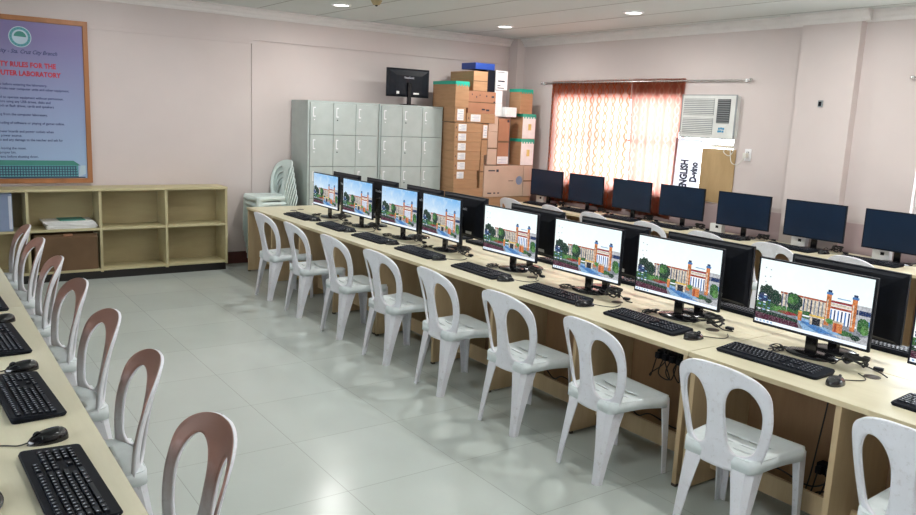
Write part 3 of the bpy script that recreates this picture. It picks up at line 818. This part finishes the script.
def screen_mat(name, col, st, mottle):
    m, nt, out = new_mat(name)
    f = noise(nt, 75, 4, rough=.75); g = noise(nt, 210, 2, rough=.7)
    k = math_(nt, 'MULTIPLY', ramp(nt, f, .42, .62), mottle)
    c = mixc(nt, k, col, tuple(x*.18+.01 for x in col))
    c = mixc(nt, math_(nt, 'MULTIPLY', ramp(nt, g, .52, .66), mottle*.7), c, tuple(min(1, x*.5+.42) for x in col))
    e = N(nt, 'ShaderNodeEmission'); nt.links.new(c, e.inputs[0]); e.inputs[1].default_value = st
    nt.links.new(e.outputs[0], out.inputs[0]); return m
for k, v in pal.items(): M['s_'+k] = screen_mat('screen_'+k, v, (1.15 if k in ('white', 'task') else 1.0)*SC, 0 if k in ('white', 'task') else .55 if k in ('lblue', 'blue', 'lgrey') else .75)
SW, SH = .545, .305
def display_mesh(sky):
    m = MB(); rnd = random.Random(11)
    idx = {k: i+1 for i, k in enumerate(PK)}
    flat = [False]
    def P2(u, v, l): return (-.0415-.00012*l, SW/2-u*SW, .095+.0125+v*SH)
    def rect(u0, v0, u1, v1, c, l): quad([(u0, v0), (u1, v0), (u1, v1), (u0, v1)], c, l)
    def quad(pts, c, l):
        if 0 < l < 12 and not flat[0]: pts = [(u, .05+(v-.05)*1.36) for u, v in pts]
        m.poly([P2(u, v, l) for u, v in pts], 0 if c == 'sky' else idx[c])
    rect(0, 0, 1, 1, 'sky', 0)
    # ground
    quad([(0, .05), (1, .05), (1, .20), (0, .22)], 'grey', 1)
    quad([(0, .05), (.42, .05), (.40, .105), (0, .125)], 'maroon', 2); quad([(0, .125), (.40, .105), (.40, .14), (0, .17)], 'dgreen', 2)
    quad([(.38, .17), (.44, .18), (.98, .05), (.46, .05)], 'lblue', 2)
    quad([(.40, .15), (.52, .14), (.80, .05), (.60, .05)], 'blue', 3)
    quad([(.55, .05), (1, .05), (1, .14), (.85, .10)], 'lgrey', 3)
    # far building
    rect(.22, .22, .66, .42, 'cream', 2)
    rect(.22, .40, .66, .42, 'dorange', 3)
    for i in range(13): rect(.235+.033*i, .23, .248+.033*i, .395, 'grey' if i % 2 else 'navy', 3)
    rect(.84, .22, 1, .45, 'lgrey', 2); rect(.86, .35, 1, .40, 'navy', 3); rect(.9, .24, 1, .30, 'blue', 3)
    # portico
    rect(.64, .20, .88, .43, 'white', 3); rect(.64, .355, .88, .38, 'dorange', 4); rect(.64, .42, .88, .445, 'red', 4)
    for i in range(6): rect(.675+.03*i, .20, .688+.03*i, .345, 'navy' if i % 2 else 'blue', 4)
    rect(.655, .385, .86, .415, 'cream', 4)
    for u in (.630, .845):
        rect(u, .16, u+.042, .50, 'orange', 5); rect(u+.008, .2, u+.018, .44, 'cream', 6); rect(u-.004, .50, u+.05, .525, 'blue', 5); rect(u+.006, .525, u+.04, .55, 'navy', 5)
    rect(.72, .47, .83, .482, 'lblue', 3)
    # trees
    def blob(cu, cv, ru, rv, c, l, n=22):
        pts = [(cu+ru*(1+.16*rnd.uniform(-1, 1))*math.cos(2*PI*i/n), max(.05, cv+rv*(1+.16*rnd.uniform(-1, 1))*math.sin(2*PI*i/n))) for i in range(n)]
        pts = [(min(max(u, 0), 1), v) for u, v in pts]; quad(pts, c, l)
    rect(0, .18, .5, .26, 'green', 4)
    blob(.09, .34, .08, .12, 'dgreen', 5); blob(.17, .32, .06, .10, 'dgreen', 6); blob(.06, .30, .05, .06, 'navy', 7)
    blob(.35, .34, .075, .095, 'dgreen', 6); blob(.34, .36, .05, .06, 'green', 7); blob(.32, .34, .025, .04, 'lgreen', 8)
    blob(.12, .22, .10, .045, 'green', 8); blob(.23, .21, .07, .035, 'lgreen', 9); blob(.30, .19, .09, .02, 'red', 9)
    blob(.95, .24, .05, .08, 'green', 6); blob(.97, .20, .035, .05, 'lgreen', 7); blob(.82, .12, .06, .03, 'green', 7); blob(.9, .10, .04, .03, 'dgreen', 8)
    blob(.68, .215, .035, .03, 'lgreen', 7)
    for u in (.245, .285, .43, .565, .90): rect(u, .15, u+.006, .42, 'lgrey', 8)
    # gate blocks
    rect(.40, .14, .435, .25, 'orange', 9); rect(.40, .235, .435, .25, 'yellow', 10)
    rect(.51, .13, .62, .24, 'cream', 9); rect(.53, .13, .60, .21, 'dark', 10); rect(.50, .22, .63, .24, 'yellow', 11)
    rect(.71, .11, .79, .22, 'orange', 9); rect(.705, .21, .795, .23, 'cream', 10); rect(.72, .11, .74, .2, 'dorange', 10)
    rect(.44, .2, .5, .215, 'white', 9)
    # desktop icons
    for i in range(7):
        for j in range(3):
            if rnd.random() < .75: rect(.02+.045*j, .20+.033*i*1.2, .045+.045*j, .218+.033*i*1.2, rnd.choice(['white', 'navy', 'lblue', 'dark']), 12)
    flat[0] = True
    for (u, v) in ((.05, .86), (.10, .84), (.05, .72), (.10, .73), (.06, .64)): rect(u, v, u+.014, v+.02, 'lgrey', 3)
    # taskbar
    rect(0, 0, 1, .05, 'task', 13)
    for u in (.015, .05, .085, .12, .155): rect(u, .015, u+.018, .037, 'lblue', 14)
    m.box(0, 0, 0, 0, 0, 0) if False else None
    me_m = ['sky_near' if sky == 0 else 'sky_far'] + ['s_'+k for k in PK]
    return m, me_m
# ------------------------------------------------------------------ monitor
def make_monitor(name, label, group, kind):
    """origin on the desk under the stand; screen looks along local -x"""
    t = thing(name, label, 'monitor', (0, 0, 0), 0, group)
    m = MB()
    m.box(-.041, -.024, -.2825, .2825, .095, .42)
    ring = lambda x, a, b, c, d: [(x, a, c), (x, b, c), (x, b, d), (x, a, d)]
    m.loft([ring(-.024, -.275, .275, .10, .413), ring(-.012, -.26, .26, .112, .40), ring(.0, -.17, .17, .12, .34)])
    m.build('housing', 'black', t, bev=.002)
    if kind == 'off':
        MB().box(-.0418, -.0409, -SW/2, SW/2, .095+.0125, .095+.0125+SH).build('display', 'offscreen', t)
    else:
        mm, mats = display_mesh(0 if kind == 'near' else 1); mm.build('display', mats, t)
    m = MB(); 
    m.loft([ring(.0, -.028, .028, .006, .26), ring(.022, -.022, .022, .006, .25)])
    m.build('neck', 'gloss', t, bev=.002)
    MB().lathe([(.098, 0), (.10, .004), (.092, .010), (.045, .016), (.001, .018)], .012, 0, 36, sx=.85, sy=1.22, cap=False).build('base', 'gloss', t, smooth=50)
    text_obj('brand_lettering', 'ViewSonic', 'lightgrey', .032, (.0006+.0004, 0, .315), (0, 1, 0), (0, 0, 1), t, 'CENTER', .0005)
    MB().box(-.0105, -.009, .17, .215, .145, .175).build('sticker', 'paper', t) if False else None
    m = MB().box(-.001, .0012, .06, .135, .128, .148).box(-.001, .0012, -.165, -.13, .128, .158)
    m.build('sticker', 'paper', t)
    return t
CM = [6.91, 6.26, 5.535, 4.91, 4.08, 3.345, 2.66, 1.895, 1.17]
CR = [-1, 0, 1, -3, 1, 1, 0, 0, 0]
GM1 = 'lit monitors on the middle desk row'
mf = make_monitor('monitor', 'lit monitor in the middle row, first from the lockers', GM1, 'far')
mf.location = (3.371, CM[0], .675); mf.rotation_euler[2] = R(CR[0])
for i in range(1, 4): dup(mf, (3.371, CM[i], .675), R(CR[i]), 'lit monitor in the middle row, %s from the lockers' % ORD[i])
mn = make_monitor('monitor', 'lit monitor in the middle row, fifth from the lockers', GM1, 'near')
mn.location = (3.371, CM[4], .675); mn.rotation_euler[2] = R(CR[4])
for i in range(5, 9): dup(mn, (3.371, CM[i], .675), R(CR[i]), 'lit monitor in the middle row, %s from the lockers' % ORD[i] if i < 8 else 'lit monitor cut off by the right edge of the picture')
GM2 = 'monitors seen from behind in the middle row'
PM = [6.965, 6.26, 5.543, 4.95, 4.10, 3.366, 2.66, 1.881]
mo = make_monitor('monitor', 'monitor seen from behind, behind the first lit one from the lockers', GM2, 'off')
mo.location = (3.555, PM[0], .675); mo.rotation_euler[2] = PI
for i in range(1, 8): dup(mo, (3.555, PM[i], .675), PI+R(random.uniform(-1, 1)), 'monitor seen from behind, behind the %s lit one from the lockers' % ORD[i])
GM3 = 'dark monitors on the window desks'
WM = [(7.31+7.01)/2+.14, 6.61, 5.90, 5.22, 4.49, 3.77, 3.05]
for i, y in enumerate(WM):
    dup(mo, (6.545, y, .69), R([1, 0, -1, 0, 1, 0, -1][i])*1.5, 'switched-off monitor on the window desks, %s from the carton stacks' % ORD[i], GM3)
for o in list(COL.objects):
    if o.get('group') == GM3: o.location.z = .675
dup(mo, (4.905, 8.0, 1.80), PI/2-PI, 'black monitor seen from behind standing on the lockers', 'x')
for o in COL.objects:
    if o.get('group') == 'x':
        del o['group']; o.rotation_euler[2] = -PI/2+R(-2)
# left desk monitors (screens stand outside the picture, their feet reach into it)
GM4 = 'monitors on the left desks'
for i, y in enumerate([2.17, 2.92, 3.68, 4.4]):
    dup(mo, (.085, y, .675), PI, 'dark monitor on the left desk, %s from the camera' % ORD[i], GM4)

# ------------------------------------------------------------------ keyboards and mice
def make_keyboard(label, group):
    """long side along y; keys face up; the typist sits on -x"""
    t = thing('keyboard', label, 'keyboard', (0, 0, 0), 0, group)
    L, Wd = .245, .082
    def ring(z, ex, ey, zr):
        pts = []
        for (sx, sy) in ((1, 1), (-1, 1), (-1, -1), (1, -1)):
            for k in range(4):
                a = {(1, 1): 0, (-1, 1): 90, (-1, -1): 180, (1, -1): 270}[(sx, sy)]+30*k
                pts.append((sx*(Wd-ex-.014)+.014*math.cos(R(a)), sy*(L-ey-.014)+.014*math.sin(R(a)), z+zr*(sx+1)/2))
        return pts
    MB().loft([ring(0, .004, .004, 0), ring(.008, 0, 0, .006), ring(.013, .003, .003, .009)]).build('case', 'blackmatte', t, smooth=40)
    m = MB(); lg = MB(); rnd = random.Random(2)
    def key(x, y0, y1):
        z = .013+.009*(x+Wd)/(2*Wd); a, b = x-.0075, x+.0075
        m.add([(a, y0, z-.002), (b, y0, z-.002), (b, y1, z-.002), (a, y1, z-.002), (a+.0015, y0+.002, z+.006), (b-.0015, y0+.002, z+.006), (b-.0015, y1-.002, z+.006), (a+.0015, y1-.002, z+.006)],
              [(4, 5, 6, 7), (0, 1, 5, 4), (1, 2, 6, 5), (2, 3, 7, 6), (3, 0, 4, 7)])
        yc = y1-.006; m.add([(x-.001, yc-.004, z+.0063), (x+.004, yc-.004, z+.0063), (x+.004, yc, z+.0063), (x-.001, yc, z+.0063)], [(0, 1, 2, 3)], 1)
    p = .0195
    rowsx = [.062, .037, .018, -.001, -.020, -.039-.0]
    for r, x in enumerate(rowsx):
        x -= .006
        y = .232
        # main block 15 units wide
        if r == 5: ws = [1.25, 1.25, 1.25, 5.5, 1.25, 1.25, 1.25, 2]
        elif r == 4: ws = [2.25]+[1]*10+[2.75-1+0]
        elif r == 3: ws = [1.75]+[1]*11+[2.25]
        elif r == 2: ws = [1.5]+[1]*12+[1.5]
        elif r == 1: ws = [1]*13+[2]
        else: ws = [1.5]+[1]*12+[1.5]
        yy = y
        for w in ws:
            key(x, yy-w*p+.0012, yy); yy -= w*p
        if r in (0, 1, 2): 
            for k in range(3): key(x, -.063-.007-(k+1)*p+.0012, -.063-.007-k*p)
        elif r == 4: key(x, -.07-2*p+.0012, -.07-p)
        elif r == 5:
            for k in range(3): key(x, -.07-(k+1)*p+.0012, -.07-k*p)
        if r > 0:
            for k in range(4): key(x, -.07-3*p-.007-(k+1)*p+.0012, -.07-3*p-.007-k*p)
    m.build('keys', ['key', 'legend'], t)
    return t
def make_mouse(label, group):
    """front (buttons) towards +x"""
    t = thing('mouse', label, 'computer mouse', (0, 0, 0), 0, group)
    rings = []
    for k in range(9):
        s = k/8; z = .036*math.sin(s*PI/2)
        q = math.cos(s*PI/2)**.6 if k < 8 else .02
        rings.append([(.058*q*math.cos(a)+(-.006*s), .032*q*math.sin(a)*(1-.12*math.cos(a)), z*(1-.18*math.cos(a)*q)) for a in [2*PI*i/24 for i in range(24)]])
    MB().loft(rings).build('shell', 'gloss', t, smooth=60)
    MB().tube([(.028+.010*math.cos(a), .0, .0245+.010*math.sin(a)) for a in [PI*i/6 for i in range(7)]], .0035, 6).build('scroll_wheel', 'key', t, smooth=60)
    MB().box(.002, .05, -.0006, .0006, .022, .0315).build('button_split', 'blackmatte', t) if False else None
    MB().tube(smooth_path([(.055, 0, .008), (.08, -.004, .004), (.11, -.03, .0035), (.15, -.05, .0035), (.19, -.03, .0035), (.225, .01, .0035)]), .0022, 6).build('cable', 'cable', t, smooth=60)
    return t
# centres measured from the picture
kY = [6.985, 6.26, 5.56, 4.86, 4.10, 3.355, 2.65, 1.915, 1.12]
kR = [1, -1, 1, 0, -1, 1, -1, 2, 0]
mY = [6.70, 5.98, 5.28, 4.575, 3.80, 3.075, 2.335, 1.603, .82]
mX = [3.13, 3.12, 3.13, 3.105, 3.095, 3.085, 3.10, 3.08, 3.08]
k0 = make_keyboard('x', 'keyboards at the lit monitor row')
m0 = make_mouse('x', 'mice at the lit monitor row')
for i in range(9):
    w = '%s from the lockers' % ORD[i] if i < 8 else 'cut off by the right edge'
    lab = 'black keyboard at the lit monitor row, '+w; lm = 'black mouse at the lit monitor row, '+w
    if i == 8: lm = 'black mouse at the lit monitor row, nearest and outside the right edge'
    if i == 0:
        k0.location = (3.115, kY[0], .675); k0['label'] = lab; k0.rotation_euler[2] = R(kR[0])
        m0.location = (mX[0], mY[0], .675); m0['label'] = lm; m0.rotation_euler[2] = R(-10)
    else:
        dup(k0, (3.115, kY[i], .675), R(kR[i]), lab); dup(m0, (mX[i], mY[i], .675), R(random.uniform(-25, 10)), lm)
for i in range(8):
    dup(k0, (3.84, PM[i]-.02, .675), PI+R(random.uniform(-3, 3)), 'keyboard on the far side of the middle row, behind the %s lit monitor' % ORD[i], 'keyboards on the far side of the middle row')
for i, y in enumerate([7.12, 6.50, 5.80, 5.16, 4.47, 3.78, 3.06]):
    dup(k0, (6.37, y+.12, .675), R(random.uniform(-3, 3)), 'black keyboard on the window desks, %s from the carton stacks' % ORD[i], 'keyboards on the window desks')
for i, y in enumerate([6.786, 6.1, 5.125, 4.378, 3.603]):
    dup(m0, (6.40, y-.02, .675), R(random.uniform(-20, 20)), 'black mouse on the window desks, %s from the carton stacks' % ORD[i], 'mice on the window desks')
for i, (kx, ky, rz) in enumerate([(.305, 2.165, 2), (.295, 2.925, 3), (.29, 3.69, 3), (.29, 4.46, 2)]):
    dup(k0, (kx, ky, .675), PI+R(rz), 'black keyboard on the left desk, %s from the camera' % ORD[i], 'keyboards on the left desks')
for i, (kx, ky, rz) in enumerate([(.305, 2.50, 8), (.32, 3.24, 0), (.325, 4.01, 5), (.32, 4.78, 3)]):
    dup(m0, (kx, ky, .675), PI+R(rz), 'black mouse on the left desk, %s from the camera' % ORD[i], 'mice on the left desks')

# ------------------------------------------------------------------ cable clutter
def make_cables(label, group, seed):
    rnd = random.Random(seed)
    t = thing('cable_bundle', label, 'cables', (0, 0, 0), 0, group)
    # local: x away from sitter, y along the desk. a coil, a tied hank and two wandering leads
    pts = []
    for k in range(40):
        a = k*.62; rr = .035+.012*math.sin(k*1.3)
        pts.append((rr*math.cos(a)*.8+.0, rr*math.sin(a)*1.5+.004*math.sin(k), .008+.045*abs(math.sin(k*.37+seed))))
    MB().tube(smooth_path(pts, 3), .0050, 6).build('coiled_cable', 'cable', t, smooth=60)
    for q in range(3):
        pts = [(.0, .02*q, .03)]; x, y = 0, .02*q
        dx, dy = rnd.choice([-1, 1])*.02, (-1)**q*.03
        for k in range(5):
            x += rnd.uniform(-.03, .012); y += dy*rnd.uniform(.6, 1.3); pts.append((x, y, .0045+.012*(k < 2)+(.006 if rnd.random() < .3 else 0)))
        MB().tube(smooth_path(pts, 5), .0032, 5).build('lead', 'cable', t, smooth=60)
    MB().box(-.012, .012, -.09-.02, -.09+.02, .004, .018).build('adapter', 'black', t, bev=.003)
    return t
cb = [make_cables('x', 'cable bundles behind the lit monitors', s) for s in (1, 2, 3)]
for i in range(8):
    lab = 'tangled black cables behind the %s lit monitor from the lockers' % ORD[i]
    y = CM[i]-.20+random.uniform(-.03, .02)
    if i < 3: o = cb[i]; o.location = (3.40, y, .675); o['label'] = lab
    else: dup(cb[i % 3], (3.40, y, .675), R(random.uniform(-20, 20)), lab)
for i in range(8):
    dup(cb[(i+1) % 3], (3.30, CM[i]+.12, .675), R(90+random.uniform(-20, 20)), 'loose black leads under the %s lit monitor from the lockers' % ORD[i], 'loose leads under the lit monitors').scale = (.7, .8, .45)
for i in range(7):
    dup(cb[i % 3], (6.60, WM[i]-.19, .675), R(random.uniform(-30, 30)), 'black cables beside the %s switched-off window monitor from the cartons' % ORD[i], 'cables on the window desks')
# grommets
gr = thing('cable_grommet', 'x', 'grommet', (0, 0, 0), 0, 'cable grommets in the desk tops')
MB().lathe([(.001, .0025), (.026, .003), (.033, .002), (.034, 0)], 0, 0, 24, cap=False).build('cap', 'foot', gr, smooth=50)
for i, (x, y) in enumerate(((3.32, 1.577), (3.25, 7.48), (3.36, 7.55), (3.33, 2.40), (3.33, 3.06), (3.33, 3.82))):
    lab = 'round cable grommet in the middle desk, %s from the camera' % ORD[[0, 4, 5, 1, 2, 3][i]]
    if i == 0: gr.location = (x, y, .675); gr['label'] = lab
    else: dup(gr, (x, y, .675), 0, lab)
# power strips and hanging cables under the desk
def under(label, x, y, z):
    t = thing('power_strip', label, 'power strip', (x, y, z), 0, 'power strips under the middle desks')
    MB().box(-.02, .03, -.10, .10, 0, .05).build('strip_body', 'blackmatte', t, bev=.004)
    m = MB(); 
    for k in range(4): m.box(-.05, -.02, -.085+.048*k, -.055+.048*k, .008, .042)
    m.build('plug', 'black', t, bev=.004)
    rnd = random.Random(int(y*100))
    for k in range(4):
        y1 = -.07+.048*k
        MB().tube(smooth_path([(-.045, y1, .03), (-.07, y1+.01, -.02-.02*k), (-.05, y1+rnd.uniform(-.05, .05), -.08), (-.03, y1+rnd.uniform(-.08, .08), .02), (-.01, y1+rnd.uniform(-.05, .05), .66-.012-z)]), .0035, 5).build('lead', 'cable', t, smooth=60)
    return t
under('black power strip and plugs under the desk behind the sixth lit-row chair', 3.325, 4.05, .44)
under('black power strip and plugs under the desk behind the seventh lit-row chair', 3.325, 2.62, .44)
under('black power strip low under the desk near the right edge', 3.325, 1.66, .17)
for i, (y0, y1) in enumerate(((1.55, 2.12), (2.3, 2.9), (3.0, 3.6), (.9, 1.42))):
    t = thing('floor_cable', 'black cable lying on the floor under the middle desk, %s from the camera' % ORD[[1, 2, 3, 0][i]], 'cable', (3.2, (y0+y1)/2, .0), 0, 'cables under the middle desks')
    h = (y1-y0)/2-.03
    MB().tube(smooth_path([(.03, -h, .30), (.06, -h*.6, .16), (.09, -h*.2, .10), (.05, h*.3, .14), (.08, h*.7, .09), (.09, h, .12)]), .004, 5).build('cable', 'cable', t, smooth=60)
# voltage regulators behind the window monitors
t0 = None
for i, (y, lab) in enumerate(((7.50, 'white voltage regulator on the window desk nearest the cartons'), (4.83, 'white voltage regulator on the window desk below the wall outlet'), (3.94, 'white voltage regulator on the window desk in front of the pilaster'), (3.2, 'white voltage regulator on the window desk at the right edge'))):
    if t0 is None:
        t0 = thing('voltage_regulator', lab, 'voltage regulator', (6.62, y, .675), 0, 'voltage regulators on the window desks')
        MB().box(-.03, .03, -.07, .07, 0, .085).build('case', 'white_plastic', t0, bev=.004)
        MB().box(-.032, -.03, -.03, .0, .045, .07).build('meter', 'black', t0)
    else: dup(t0, (6.61, y, .675), 0, lab)

# ------------------------------------------------------------------ world, camera
w = bpy.data.worlds.new('World'); scn.world = w; w.use_nodes = True
bg = w.node_tree.nodes['Background']; bg.inputs[0].default_value = (.90, .95, 1.0, 1); bg.inputs[1].default_value = 13.5
cam = bpy.data.cameras.new('camera'); co = bpy.data.objects.new('camera', cam); COL.objects.link(co); scn.camera = co
cam.sensor_width = 36; cam.lens = 784.34/916*36; cam.clip_start = .05
yaw, pit, rol = R(35.5422), R(10.0906), R(2.5567)
cy, sy, cp, sp_ = math.cos(yaw), math.sin(yaw), math.cos(pit), math.sin(pit)
Fv = Vector((sy*cp, cy*cp, -sp_)); Rt = Vector((cy, -sy, 0)); U = Rt.cross(Fv)
r_ = Rt*math.cos(rol)+U*math.sin(rol); u_ = -Rt*math.sin(rol)+U*math.cos(rol)
mw = Matrix(((r_.x, u_.x, -Fv.x, 0), (r_.y, u_.y, -Fv.y, 0), (r_.z, u_.z, -Fv.z, 1.683), (0, 0, 0, 1)))
co.matrix_world = mw
vs = scn.view_settings; vs.view_transform = 'Standard'; vs.look = 'None'; vs.gamma = 1; vs.use_curve_mapping = False; vs.exposure = 0.0
scn.cycles.use_denoising = True
